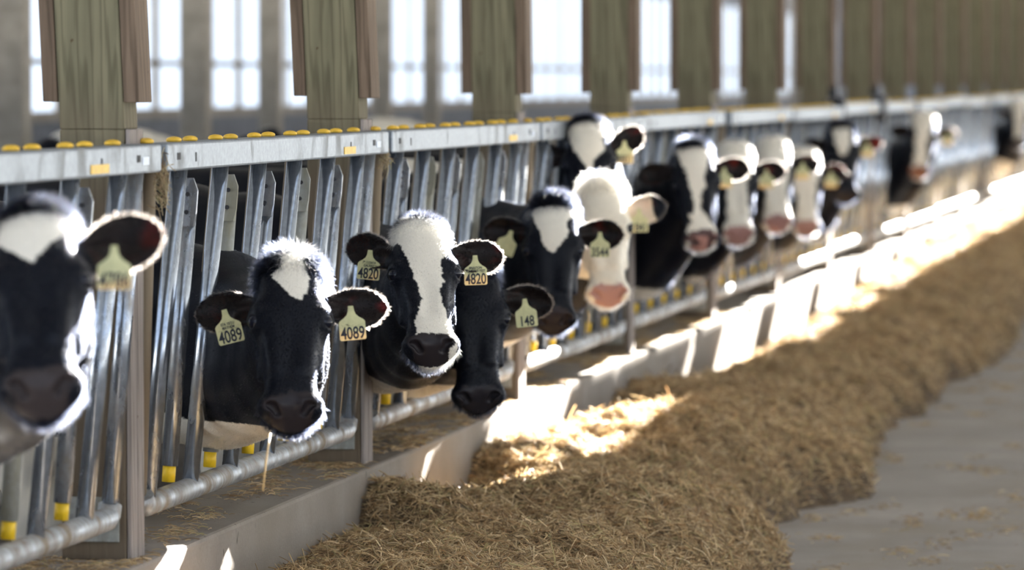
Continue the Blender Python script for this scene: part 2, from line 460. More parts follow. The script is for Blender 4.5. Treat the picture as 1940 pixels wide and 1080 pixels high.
def head_sdf(Q, lod=0):
    Q = canon(Q)
    x, y, z = np.abs(Q[..., 0]), Q[..., 1], Q[..., 2]
    w, zf, zb = (np.interp(y, _t, t).astype(np.float32) for t in _tab)
    h = (zf - zb) / 2; zc = (zf + zb) / 2
    s = np.clip((zf - z) / (2 * h + 1e-6), 0, 1)
    we = w * (1 - .50 * s ** 1.2)
    p = 2.5
    r = ((x / we) ** p + (np.abs(z - zc) / h) ** p) ** (1 / p)
    f = (r - 1) * np.minimum(we, h)
    f = np.maximum(f, np.maximum(y - .57, -.065 - y))
    X = np.stack([x, y, z], -1)
    f = smin(f, ell(X, (.082, .160, -.046), (.034, .045, .036)), .035)
    f = smin(f, ell(X, (.055, .215, -.155), (.032, .085, .072)), .05)
    f = smin(f, ell(X, (0, -.025, -.075), (.062, .040, .055)), .04)
    f = smin(f, ell(X, (.055, .498, -.058), (.030, .034, .034)), .03)
    f = smin(f, ell(X, (0, .505, -.132), (.046, .045, .026)), .02)
    f = smin(f, rcone(X, (.05, .17, -.03), (.038, .36, -.024), .014, .010), .04)
    f = smin(f, rcone(X, (.088, .215, -.060), (.082, .36, -.090), .013, .008), .03)
    # hollow between eye and cheek, jaw channel
    f = smax(f, -ell(X, (.125, .27, -.07), (.030, .085, .022)), .03)
    # eye socket and lids
    f = smax(f, -ell(X, (.103, .172, -.032), (.018, .022, .019)), .008)
    f = smin(f, rcone(X, (.084, .147, -.010), (.110, .153, -.058), .009, .008), .01)
    f = smin(f, rcone(X, (.088, .197, -.018), (.106, .192, -.052), .006, .006), .01)
    # nostrils, lip line
    f = smax(f, -rcone(X, (.036, .524, -.052), (.050, .506, -.034), .010, .012), .010)
    f = smax(f, -rcone(X, (.050, .506, -.034), (.070, .500, -.040), .010, .005), .010)
    for a, b in (((.076, .40, -.118), (.088, .47, -.116)), ((.088, .47, -.116), (.072, .528, -.112)), ((.072, .528, -.112), (0, .560, -.106))):
        f = smax(f, -rcone(X, a, b, .0045, .0045), .006)
    return f

class Ear:
    def __init__(s, side, e, n, S=1.0, by=.085):
        s.side = side; s.S = S; s.b = np.array([side * .090, by, -.100])
        e = np.array(e, float); e[0] *= side; n = np.array(n, float); n[0] *= side
        s.e = e / np.linalg.norm(e); n = n - (n @ s.e) * s.e; s.n = n / np.linalg.norm(n); s.t = np.cross(s.e, s.n)
    LL = np.array([-.02, 0, .03, .06, .09, .12, .142, .158, .170, .178]); HW = np.array([.018, .024, .040, .052, .057, .055, .047, .034, .019, .002])
    def loc(s, Q):
        D = (Q - s.b) / s.S; return D @ s.e, D @ s.t, D @ s.n
    def sdf(s, Q):
        l, t, n = s.loc(Q); Q = s.b + (Q - s.b) / s.S
        hw = np.interp(l, s.LL, s.HW); u = np.clip(np.abs(t) / (hw + 1e-6), 0, 1.2)
        dep = np.interp(l, [0, .05, .12, .2], [.03, .036, .026, .006])
        ns = -dep * (1 - u ** 2)
        th = np.interp(l, [0, .2], [.0085, .005]) - .0015 * u
        d = np.maximum(np.abs(n - ns) * .75 - th, (np.abs(t) - hw) * .9)
        d = np.maximum(d, np.maximum(l - .179, -l - .0))
        root = rcone(Q, s.b - s.e * .03 - s.n * .01, s.b + s.e * .055 - s.n * .024, .034, .020)
        return smin(d, root, .02) * s.S

def sine_noise(P, freq, seed, n=9):
    r = np.random.default_rng(seed); o = 0
    for i in range(n):
        d = r.normal(size=3); d /= np.linalg.norm(d); f = freq * (0.6 + 1.3 * r.random())
        o = o + np.sin((P @ d) * f + r.random() * 6.283)
    return o / math.sqrt(n)

BLACK = np.array([.0035, .0045, .0085]); WHITE = np.array([.70, .66, .58]); EARIN = np.array([.010, .0065, .006])
def coat(cow, P, Q, en, earl):
    """P world points, Q head points, en 1 inside the ear cup, earl distance along ear (-1 off ear)"""
    nz = sine_noise(Q, 55, cow['seed']) * .006 + sine_noise(Q, 190, cow['seed'] + 1) * .003
    x, y, z = Q[:, 0] + nz, Q[:, 1] + nz * .8, Q[:, 2]
    inhead = (y > -.07) & (z > -.30) & (np.abs(x) < .2) & (y < .62)
    front = z > -.13
    bl = np.array(cow.get('blaze', [(0, 0), (1, 0)]))
    hw = np.interp(y, bl[:, 0], bl[:, 1]); off = np.interp(y, bl[:, 0], bl[:, 2]) if bl.shape[1] > 2 else 0
    wht = inhead & front & (np.abs(x - off) < hw) & (hw > .004)
    if cow.get('muzzle_white'):
        wht |= inhead & (y > cow['muzzle_white'] + .25 * np.abs(x)) & ((z > -.10) | (np.abs(x) > -1))
    body = sine_noise(P, 4.2, cow['seed'] + 5)
    wb = ~inhead & (body > cow.get('body_thr', .75)) & (P[:, 0] < -.5)
    wb |= ~inhead & (P[:, 2] < cow.get('under', .74) + .04 * body)
    if cow.get('white_face'):
        wht |= inhead & (earl < 0)
    wht |= wb
    if cow.get('throat'):
        wht |= ~inhead & (P[:, 0] > -.4) & (P[:, 2] < cow['throat'] - .35 * P[:, 0] + .03 * body)
    col = np.where(wht[:, None], WHITE * np.array(cow.get('tint', (1, 1, 1))), BLACK)
    e = earl >= 0
    ec = np.where((en > .5)[:, None], EARIN, BLACK)
    if cow.get('white_ear'): ec = np.where((earl < .12)[:, None], np.array([.62, .5, .38]), BLACK)
    col[e] = ec[e]
    # nose leather: front of the muzzle
    pad = (np.abs(Q[:, 0]) < .066 + .012 * np.sin(y * 90)) & (Q[:, 1] > .462 + .25 * np.abs(Q[:, 0]) ** 1.2 + nz) & (z > -.098)
    nose = np.array(cow.get('nose', (.022, .018, .02)))
    pk = sine_noise(Q, 70, cow['seed'] + 9) > cow.get('pink_thr', 9)
    nc = np.where(pk[:, None], np.array((.42, .22, .19)), nose)
    col[pad] = nc[pad]
    # soft pinkish bare rim above the pad / dark eye rims
    eye = ((np.abs(np.abs(Q[:, 0]) - .112) < .03) & (np.hypot(Q[:, 1] - .172, Q[:, 2] + .05) < .03))
    col[eye & ~(wht & (hw < 0))] = BLACK * 1.2
    return col, pad.astype(float)

def hermite(p0, p1, m0, m1, n):
    t = np.linspace(0, 1, n)[:, None]
    return (2*t**3 - 3*t**2 + 1) * p0 + (t**3 - 2*t**2 + t) * m0 + (-2*t**3 + 3*t**2) * p1 + (t**3 - t**2) * m1

# cow materials
def cow_mat(name, hair=False):
    m, nt, b = mat(name)
    at = N(nt, 'ShaderNodeAttribute'); at.attribute_name = 'coat'
    nt.links.new(at.outputs['Color'], b.inputs['Base Color'])
    b.inputs['Specular IOR Level'].default_value = .15
    if not hair:
        wa = N(nt, 'ShaderNodeAttribute'); wa.attribute_name = 'wet'
        rr = N(nt, 'ShaderNodeMath', operation='MULTIPLY_ADD'); nt.links.new(wa.outputs['Fac'], rr.inputs[0])
        rr.inputs[1].default_value = -.14; rr.inputs[2].default_value = .40
        nt.links.new(rr.outputs[0], b.inputs['Roughness'])
        n1 = noise(nt, 240, 2, .5, (1, 1, .35)); bump(nt, b, n1.outputs['Fac'], .10, .002)
        b.inputs['Sheen Weight'].default_value = .0; b.inputs['Sheen Tint'].default_value = (.5, .65, 1, 1)
        ea = N(nt, 'ShaderNodeAttribute'); ea.attribute_name = 'ear'
        tr = N(nt, 'ShaderNodeBsdfTranslucent')
        vn = noise(nt, 13, 2, .5); vr = ramp(nt, [(.50, (.012, .003, .002)), (.66, (.75, .10, .035))], vn.outputs['Fac'])
        nt.links.new(vr.outputs[0], tr.inputs[0])
        mx = N(nt, 'ShaderNodeMixShader'); mm = N(nt, 'ShaderNodeMath', operation='MULTIPLY'); mm.inputs[1].default_value = .10
        nt.links.new(ea.outputs['Fac'], mm.inputs[0]); nt.links.new(mm.outputs[0], mx.inputs[0])
        nt.links.new(b.outputs[0], mx.inputs[1]); nt.links.new(tr.outputs[0], mx.inputs[2])
        nt.links.new(mx.outputs[0], nt.nodes['Material Output'].inputs['Surface'])
    else:
        hb = N(nt, 'ShaderNodeBsdfHairPrincipled'); hb.model = 'CHIANG'; hb.parametrization = 'COLOR'
        nt.links.new(at.outputs['Color'], hb.inputs['Color'])
        hb.inputs['IOR'].default_value = 1.27; hb.inputs['Roughness'].default_value = .35; hb.inputs['Radial Roughness'].default_value = .5
        nt.links.new(hb.outputs[0], nt.nodes['Material Output'].inputs['Surface'])
    return m
M['cow'] = cow_mat('cow_coat'); M['hair'] = cow_mat('cow_hair', True)
mm_, nt_, b_ = mat('cow_eye'); b_.inputs['Base Color'].default_value = (.004, .005, .012, 1); b_.inputs['Roughness'].default_value = .04
b_.inputs['Specular IOR Level'].default_value = .3; M['eye'] = mm_
mm_, nt_, b_ = mat('tag_plastic')
nn = noise(nt_, 40, 4); rr_ = ramp(nt_, [(.3, (.50, .50, .27)), (.7, (.66, .65, .36))], nn.outputs['Fac']); nt_.links.new(rr_.outputs[0], b_.inputs['Base Color'])
b_.inputs['Roughness'].default_value = .45
_tr = N(nt_, 'ShaderNodeBsdfTranslucent'); _tr.inputs[0].default_value = (.85, .5, .12, 1); _mx = N(nt_, 'ShaderNodeMixShader'); _mx.inputs[0].default_value = .12
nt_.links.new(b_.outputs[0], _mx.inputs[1]); nt_.links.new(_tr.outputs[0], _mx.inputs[2]); nt_.links.new(_mx.outputs[0], nt_.nodes['Material Output'].inputs['Surface'])
M['tag'] = mm_
M['ink'] = simple('tag_ink', (.006, .008, .02), .6, 0, .1)

def curves_obj(name, P0, D, col, rad, parent, m, root=(0, 0, 0), kind='stuff', npt=3):
    """P0 (n,k,3) point chains"""
    n, k, _ = P0.shape
    hc = bpy.data.hair_curves.new(name); hc.add_curves([k] * n)
    hc.attributes['position'].data.foreach_set('vector', (P0 - np.asarray(root)).astype(np.float32).ravel())
    ra = hc.attributes.get('radius') or hc.attributes.new('radius', 'FLOAT', 'POINT')
    ra.data.foreach_set('value', rad.astype(np.float32).ravel())
    ca = hc.attributes.new('coat', 'FLOAT_COLOR', 'CURVE')
    c4 = np.ones((n, 4), np.float32); c4[:, :3] = col
    ca.data.foreach_set('color', c4.ravel())
    hc.materials.append(m)
    o = bpy.data.objects.new(name, hc); C.objects.link(o)
    if parent: o.parent = parent
    if kind: o['kind'] = kind
    return o

def axis_samples(lo, hi, f0, f1, fine, coarse):
    a = list(np.arange(f0, f1, fine)); x = f0; st = fine; left = []
    while x > lo: st = min(coarse, st * 1.25); x -= st; left.append(x)
    x = a[-1]; st = fine; right = []
    while x < hi: st = min(coarse, st * 1.25); x += st; right.append(x)
    return np.array(left[::-1] + a + right)

def make_tag(root, base, ear, R, hp, tg):
    """flag-shaped tag hanging from the ear"""
    anchor_l = tg.get('l', .085)
    q = ear.b + (ear.e * anchor_l + ear.n * (-.012)) * ear.S
    w_ = hp + R @ q
    nrm = R @ ear.n
    to = CAM - w_; to[2] = 0; to /= np.linalg.norm(to)
    nh = nrm * .45 + to * .55; nh[2] = 0; nh /= np.linalg.norm(nh)
    w_ = w_ + nh * tg.get('out', .034)
    tz = np.array([0, 0, 1.0]); tx = np.cross(tz, nh) * 1.0
    a = math.radians(tg.get('roll', 0))
    X = tx * math.cos(a) + tz * math.sin(a); Z = np.cross(nh, X); Z = Z if Z[2] > 0 else -Z
    Mx = Matrix(((X[0], Z[0], nh[0], w_[0] - base[0]), (X[1], Z[1], nh[1], w_[1] - base[1]), (X[2], Z[2], nh[2], w_[2] - base[2]), (0, 0, 0, 1)))
    s = tg.get('s', 1.0)
    hf = [(.007, .011), (.009, -.004), (.0125, -.013), (.021, -.021), (.032, -.028), (.0362, -.034), (.0362, -.079), (.033, -.083)]
    out = [(-x, y) for x, y in hf] + [(x, y) for x, y in hf[::-1]]
    out = [(x * s, y * s) for x, y in out][::1]
    mb = MB(); mb.prism([(x, y, -.0012) for x, y in out], [(x, y, .0012) for x, y in out])
    t = mb.build('ear_tag', M['tag'], root); t.matrix_local = Mx
    st = MB().tube([(0, 0.002, -.01), (0, 0.002, .005)], .0065, 10).build('tag_stud', M['tag'], t)
    def text(name, body, size, y, sx=1.0, off=.0008):
        f = bpy.data.curves.new(name, 'FONT'); f.body = body; f.size = size; f.align_x = 'CENTER'; f.align_y = 'CENTER'; f.extrude = .0003; f.offset = off
        f.materials.append(M['ink'])
        fo = bpy.data.objects.new(name, f); C.objects.link(fo); bpy.context.view_layer.update()
        me_ = bpy.data.meshes.new_from_object(fo.evaluated_get(bpy.context.evaluated_depsgraph_get())); bpy.data.objects.remove(fo)
        me_.materials.clear(); me_.materials.append(M['ink'])
        o = bpy.data.objects.new(name, me_); C.objects.link(o); o.parent = t; o.location = (0, y, .0016); o.scale = (sx, 1, 1)
    if tg.get('num'): text('tag_number', tg['num'], .047 * s, -.0650 * s, .70 if len(tg['num']) > 3 else .72)
    for i, l_ in enumerate(tg.get('small', [])): text('tag_writing', l_, .0110 * s, (-.0290 - .0100 * i) * s, .78, .0003)
    return t

def make_cow(cow, lod):
    head = np.array(cow['head'], float)      # world position of the middle of the forehead line (eye level)
    base = np.array([-.55, cow['y'], .05])
    to = CAM - head; to[2] = 0; to /= np.linalg.norm(to)
    ya = math.radians(cow.get('yaw', 0)); c, s = math.cos(ya), math.sin(ya)
    to = np.array([to[0] * c - to[1] * s, to[0] * s + to[1] * c, 0])
    t = math.radians(cow.get('tilt', 18)); up = np.array([0, 0, 1.0])
    a = -math.cos(t) * up + math.sin(t) * to; n = math.cos(t) * to + math.sin(t) * up
    x = np.cross(n, a)                       # head's lateral axis
    ro = math.radians(cow.get('roll', 0)); a, x = a * math.cos(ro) + x * math.sin(ro), x * math.cos(ro) - a * math.sin(ro)
    R = np.stack([x, a, n], 1)               # columns: local x,y,z
    HS = cow.get('size', 1.0)
    hp = head - R @ np.array([0, .17, 0]) * HS
    ears = [Ear(-1, *cow.get('earL', ((1, -.02, -.1), (0.15, .25, 1))), cow.get('earS', 1), cow.get('earY', .085)), Ear(1, *cow.get('earR', ((1, -.02, -.1), (0.15, .25, 1))), cow.get('earS', 1), cow.get('earY', .085))]
    fine = [.0052, .0085, .013][lod]
    # extents of the detailed region
    corners = np.array([[sx * .31, yy, zz] for sx in (-1, 1) for yy in (-.09, .59) for zz in (-.26, .05)]) * HS @ R.T + hp
    lo, hi = corners.min(0), corners.max(0)
    yc = cow['y']; bx0 = -2.45
    xs = axis_samples(bx0, hi[0] + .03, lo[0], hi[0], fine, .035)
    ys = axis_samples(min(lo[1] - .02, yc - .48), max(hi[1] + .02, yc + .48), lo[1], hi[1], fine, .035)
    zs = axis_samples(.0, hi[2] + .05, lo[2], hi[2], fine, .035)
    G = np.stack(np.meshgrid(xs, ys, zs, indexing='ij'), -1).astype(np.float32)
    # trunk and neck path
    att = hp + R @ (np.array([0, .085, -.16]) * HS)
    sh = np.array([-.62, yc, 1.06]); 
    bend = cow.get('bend', .55)
    gate = np.array([-.02, yc + cow.get('gy', -.02), cow.get('gz', 1.0)])
    dirh = -R[:, 2] * .75 + R[:, 1] * .1; dirh = dirh / np.linalg.norm(dirh)
    seg1 = hermite(sh, gate, np.array([.5, 0, .05]), np.array([.5, -.08, 0.02]), 4)
    Lh = np.linalg.norm(att - gate)
    seg2 = hermite(gate, att, np.array([.75, -.65, 0.0]) * bend * Lh, -dirh * Lh * 1.0, 7)
    path = np.concatenate([seg1, seg2[1:]])
    rv = np.interp(np.linspace(0, 1, len(path)), [0, .33, .7, 1], [.34, .29, .21, .135]); rv *= cow.get('neck', 1.0)
    body = np.ones(G.shape[:3], np.float32)
    def U(a, k=.06):
        p, q, ra, rb, sc = a
        p = np.asarray(p, float); q = np.asarray(q, float); m_ = max(ra, rb) + k + .05
        l_ = np.minimum(p, q) - m_; h_ = np.maximum(p, q) + m_
        s_ = tuple(slice(max(0, np.searchsorted(A_, l) - 1), np.searchsorted(A_, h) + 1) for A_, l, h in zip((xs, ys, zs), l_, h_))
        if any(t.stop <= t.start for t in s_): return
        body[s_] = smin(body[s_], rcone(G[s_], p, q, ra, rb, sc), k)
    def C5(p, q, ra, rb, sc=None): return (p, q, ra, rb, sc)
    sy = np.array([1, 1.12, 1.0])
    U(C5((-.78, yc, .98), (-1.35, yc, .95), .36, .40, sy)); U(C5((-1.35, yc, .95), (-1.95, yc, 1.02), .40, .34, sy), .1)
    U(C5((-.75, yc, 1.30), (-2.05, yc, 1.30), .09, .10), .14); U(C5((-.45, yc, .80), (-.8, yc, .75), .19, .24), .1)
    for sd_ in (-1, 1):
        yy = yc + sd_ * .17
        U(C5((-.66, yc + sd_ * .2, 1.05), (-.60, yy, .72), .15, .085), .08); U(C5((-.60, yy, .72), (-.56, yy, .45), .08, .055), .04)
        U(C5((-.56, yy, .45), (-.58, yy, .16), .045, .04), .03); U(C5((-.58, yy, .16), (-.53, yy, .09), .048, .06), .03)
        yy = yc + sd_ * .19
        U(C5((-1.98, yy, 1.02), (-1.82, yy, .72), .20, .12), .08); U(C5((-1.82, yy, .72), (-2.15, yy, .52), .11, .062), .05)
        U(C5((-2.15, yy, .52), (-2.08, yy, .16), .055, .042), .03); U(C5((-2.08, yy, .16), (-2.02, yy, .09), .048, .06), .03)
    U(C5((-2.30, yc, 1.25), (-2.40, yc, .60), .035, .03), .03)
    for i in range(len(path) - 1):
        p, q = path[i], path[i + 1]; ra, rb = rv[i] * .78, rv[i + 1] * .78
        da, db = rv[i] * .42, rv[i + 1] * .42
        U(C5(p + (0, 0, da), q + (0, 0, db), ra * .62, rb * .66), .09)
        U(C5(p - (0, 0, da), q - (0, 0, db * .7), ra * .72, rb * .70), .09)
    # head
    F = body
    i0 = [np.searchsorted(a_, l_ - .001) for a_, l_ in zip((xs, ys, zs), lo)]; i1 = [np.searchsorted(a_, h_ + .001) for a_, h_ in zip((xs, ys, zs), hi)]
    sl = tuple(slice(p, q) for p, q in zip(i0, i1))
    Q = (((G[sl] - hp.astype(np.float32)) @ R.astype(np.float32)) / np.float32(HS)).astype(np.float32)
    hs = head_sdf(Q, lod) * HS
    sub = smin(F[sl], hs, .045)
    for e in ears: sub = smin(sub, e.sdf(Q) * HS, .012)
    F[sl] = sub
    V, Fc = nets(F, xs.astype(float), ys.astype(float), zs.astype(float))
    # light smoothing of the surface
    ed = np.concatenate([Fc[:, [0, 1]], Fc[:, [1, 2]], Fc[:, [2, 3]], Fc[:, [3, 0]]])
    for it in range(2):
        acc = np.zeros_like(V); cn = np.zeros(len(V))
        for k_ in range(3): acc[:, k_] = np.bincount(ed[:, 0], V[ed[:, 1], k_], len(V)) + np.bincount(ed[:, 1], V[ed[:, 0], k_], len(V))
        cn = np.bincount(ed[:, 0], minlength=len(V)) + np.bincount(ed[:, 1], minlength=len(V))
        V = V * .5 + .5 * acc / cn[:, None]
    def regions(P):
        Qr = ((P - hp) @ R) / HS; Q = canon(Qr)
        inb = np.all((P > lo - .05) & (P < hi + .05), 1)
        hsd = np.full(len(P), 9.); el = np.full(len(P), -1.); en = np.zeros(len(P))
        hsd[inb] = head_sdf(Qr[inb])
        for e in ears:
            l, t_, n_ = e.loc(Qr); es = np.full(len(P), 9.); es[inb] = e.sdf(Qr[inb])
            m = inb & (es < .008) & (l > .012) & (es < hsd + .004)
            el[m] = l[m]
            hw = np.interp(l, e.LL, e.HW); u = np.clip(np.abs(t_) / (hw + 1e-6), 0, 1)
            dep = np.interp(l, [0, .05, .12, .2], [.03, .036, .026, .006])
            en[m] = (n_[m] > (-dep * (1 - u ** 2))[m] - .001) & (u[m] < .85)
        return Q, el, en, hsd
    Q, el, en, hsd = regions(V)
    col, pad = coat(cow, V, Q, en, el)
    root = empty('cow', tuple(base))
    me = bpy.data.meshes.new('body'); me.from_pydata((V - base).tolist(), [], Fc.tolist())
    me.polygons.foreach_set('use_smooth', [True] * len(me.polygons)); me.update()
    ca = me.color_attributes.new('coat', 'FLOAT_COLOR', 'POINT'); c4 = np.ones((len(V), 4), np.float32); c4[:, :3] = col
    ca.data.foreach_set('color', c4.ravel())
    at_ = me.attributes.new('wet', 'FLOAT', 'POINT'); at_.data.foreach_set('value', pad.astype(np.float32))
    at_ = me.attributes.new('ear', 'FLOAT', 'POINT'); at_.data.foreach_set('value', (el > .02).astype(np.float32))
    me.materials.append(M['cow'])
    bo = bpy.data.objects.new('body', me); C.objects.link(bo); bo.parent = root
    # eyes
    for sd_ in (-1, 1):
        e = MB(); cc = hp + R @ (np.array([sd_ * .0945, .172, -.0300]) * HS) - base
        e.ellipsoid(tuple(cc), (.0205 * HS,) * 3, 20, 12); e.build('eye', M['eye'], root)
    # hair
    nh = cow.get('hairs', [60000, 22000, 8000][lod])
    tri = np.concatenate([Fc[:, [0, 1, 2]], Fc[:, [0, 2, 3]]])
    A, B, Cc = V[tri[:, 0]], V[tri[:, 1]], V[tri[:, 2]]
    nn_ = np.cross(B - A, Cc - A); ar = np.linalg.norm(nn_, axis=1) + 1e-12; nn_ = nn_ / ar[:, None]
    ctr = (A + B + Cc) / 3
    Qc = ((ctr - hp) @ R) / HS
    wgt = ar * (ctr[:, 0] > -.15)
    headz = (Qc[:, 1] > -.1) & (Qc[:, 2] > -.25)
    wgt = wgt * np.where(headz, 1.0, .2)
    wgt = wgt * np.where(headz & (Qc[:, 1] < .0), 2.5, 1)
    rg = np.random.default_rng(cow['seed'])
    ch = rg.choice(len(tri), nh, p=wgt / wgt.sum())
    u, v = rg.random(nh), rg.random(nh); fl = u + v > 1; u[fl] = 1 - u[fl]; v[fl] = 1 - v[fl]
    P = A[ch] + (B - A)[ch] * u[:, None] + (Cc - A)[ch] * v[:, None]; nr = nn_[ch]
    Q, el, en, hsd = regions(P)
    colh, padh = coat(cow, P, Q, en, el)
    keep = (padh < .5) & ~((np.hypot(Q[:, 1] - .172, Q[:, 2] + .035) < .027) & (np.abs(np.abs(Q[:, 0]) - .100) < .028))
    P, nr, Q, el, en, colh = P[keep], nr[keep], Q[keep], el[keep], en[keep], colh[keep]
    n_ = len(P)
    ax = np.tile(R[:, 1], (n_, 1)); ax[hsd[keep] > .05] = np.array([-.6, .5, -.6])
    ax[el >= 0] = np.where((Q[el >= 0, 0] > 0)[:, None], R @ ears[1].e, R @ ears[0].e)
    flow = ax - (ax * nr).sum(1)[:, None] * nr; flow /= np.linalg.norm(flow, axis=1)[:, None] + 1e-6
    rnd = rg.normal(size=(n_, 3)) * .28
    Lh_ = rg.uniform(.004, .008, n_) * cow.get('hl', 1); raise_ = rg.uniform(.12, .38, n_)
    pollm = (el < 0) & (Q[:, 1] < .012 + .015 * rg.normal(size=n_)) & (Q[:, 1] > -.12) & (np.abs(Q[:, 0]) < .095) & (Q[:, 2] > -.17)
    Lh_[pollm] = rg.uniform(.018, .038, pollm.sum()) * cow.get('tuft', 1); raise_[pollm] = rg.uniform(.5, 1.3, pollm.sum()); rnd[pollm] *= 1.8
    earrim = (el >= 0) & (en < .5); Lh_[earrim] = rg.uniform(.007, .018, earrim.sum()); colh = np.where(earrim[:, None], np.maximum(colh, np.array([.030, .026, .024])), colh); raise_[earrim] = rg.uniform(.3, .8, earrim.sum())  # ear fringe hair lightened to carry the glow of backlight
    chin = (el < 0) & (Q[:, 1] > .47) & (Q[:, 2] < -.08); Lh_[chin] = rg.uniform(.012, .03, chin.sum()); raise_[chin] = rg.uniform(.6, 1.6, chin.sum())
    dr = flow + nr * raise_[:, None] + rnd; dr /= np.linalg.norm(dr, axis=1)[:, None]
    d2 = dr * .8 + flow * .45 + rg.normal(size=(n_, 3)) * .12; d2 /= np.linalg.norm(d2, axis=1)[:, None]
    p1 = P + dr * (Lh_ * .5)[:, None]; p2 = p1 + d2 * (Lh_ * .5)[:, None]
    chain = np.stack([P - nr * .001, p1, p2], 1)
    rw = [.00042, .00065, .0011][lod]
    rad = np.stack([np.full(n_, rw), np.full(n_, rw * .8), np.full(n_, rw * .15)], 1)
    colh = colh * rg.uniform(.6, 1.28, (n_, 1))
    curves_obj('coat_hair', chain, None, colh, rad, root, M['hair'], base)
    for tg in cow.get('tags', []):
        make_tag(root, base, ears[0 if tg['side'] < 0 else 1], R, hp, tg)
    tag(root, cow['label'], 'cow', 'dairy cows at the feed fence')
    return root

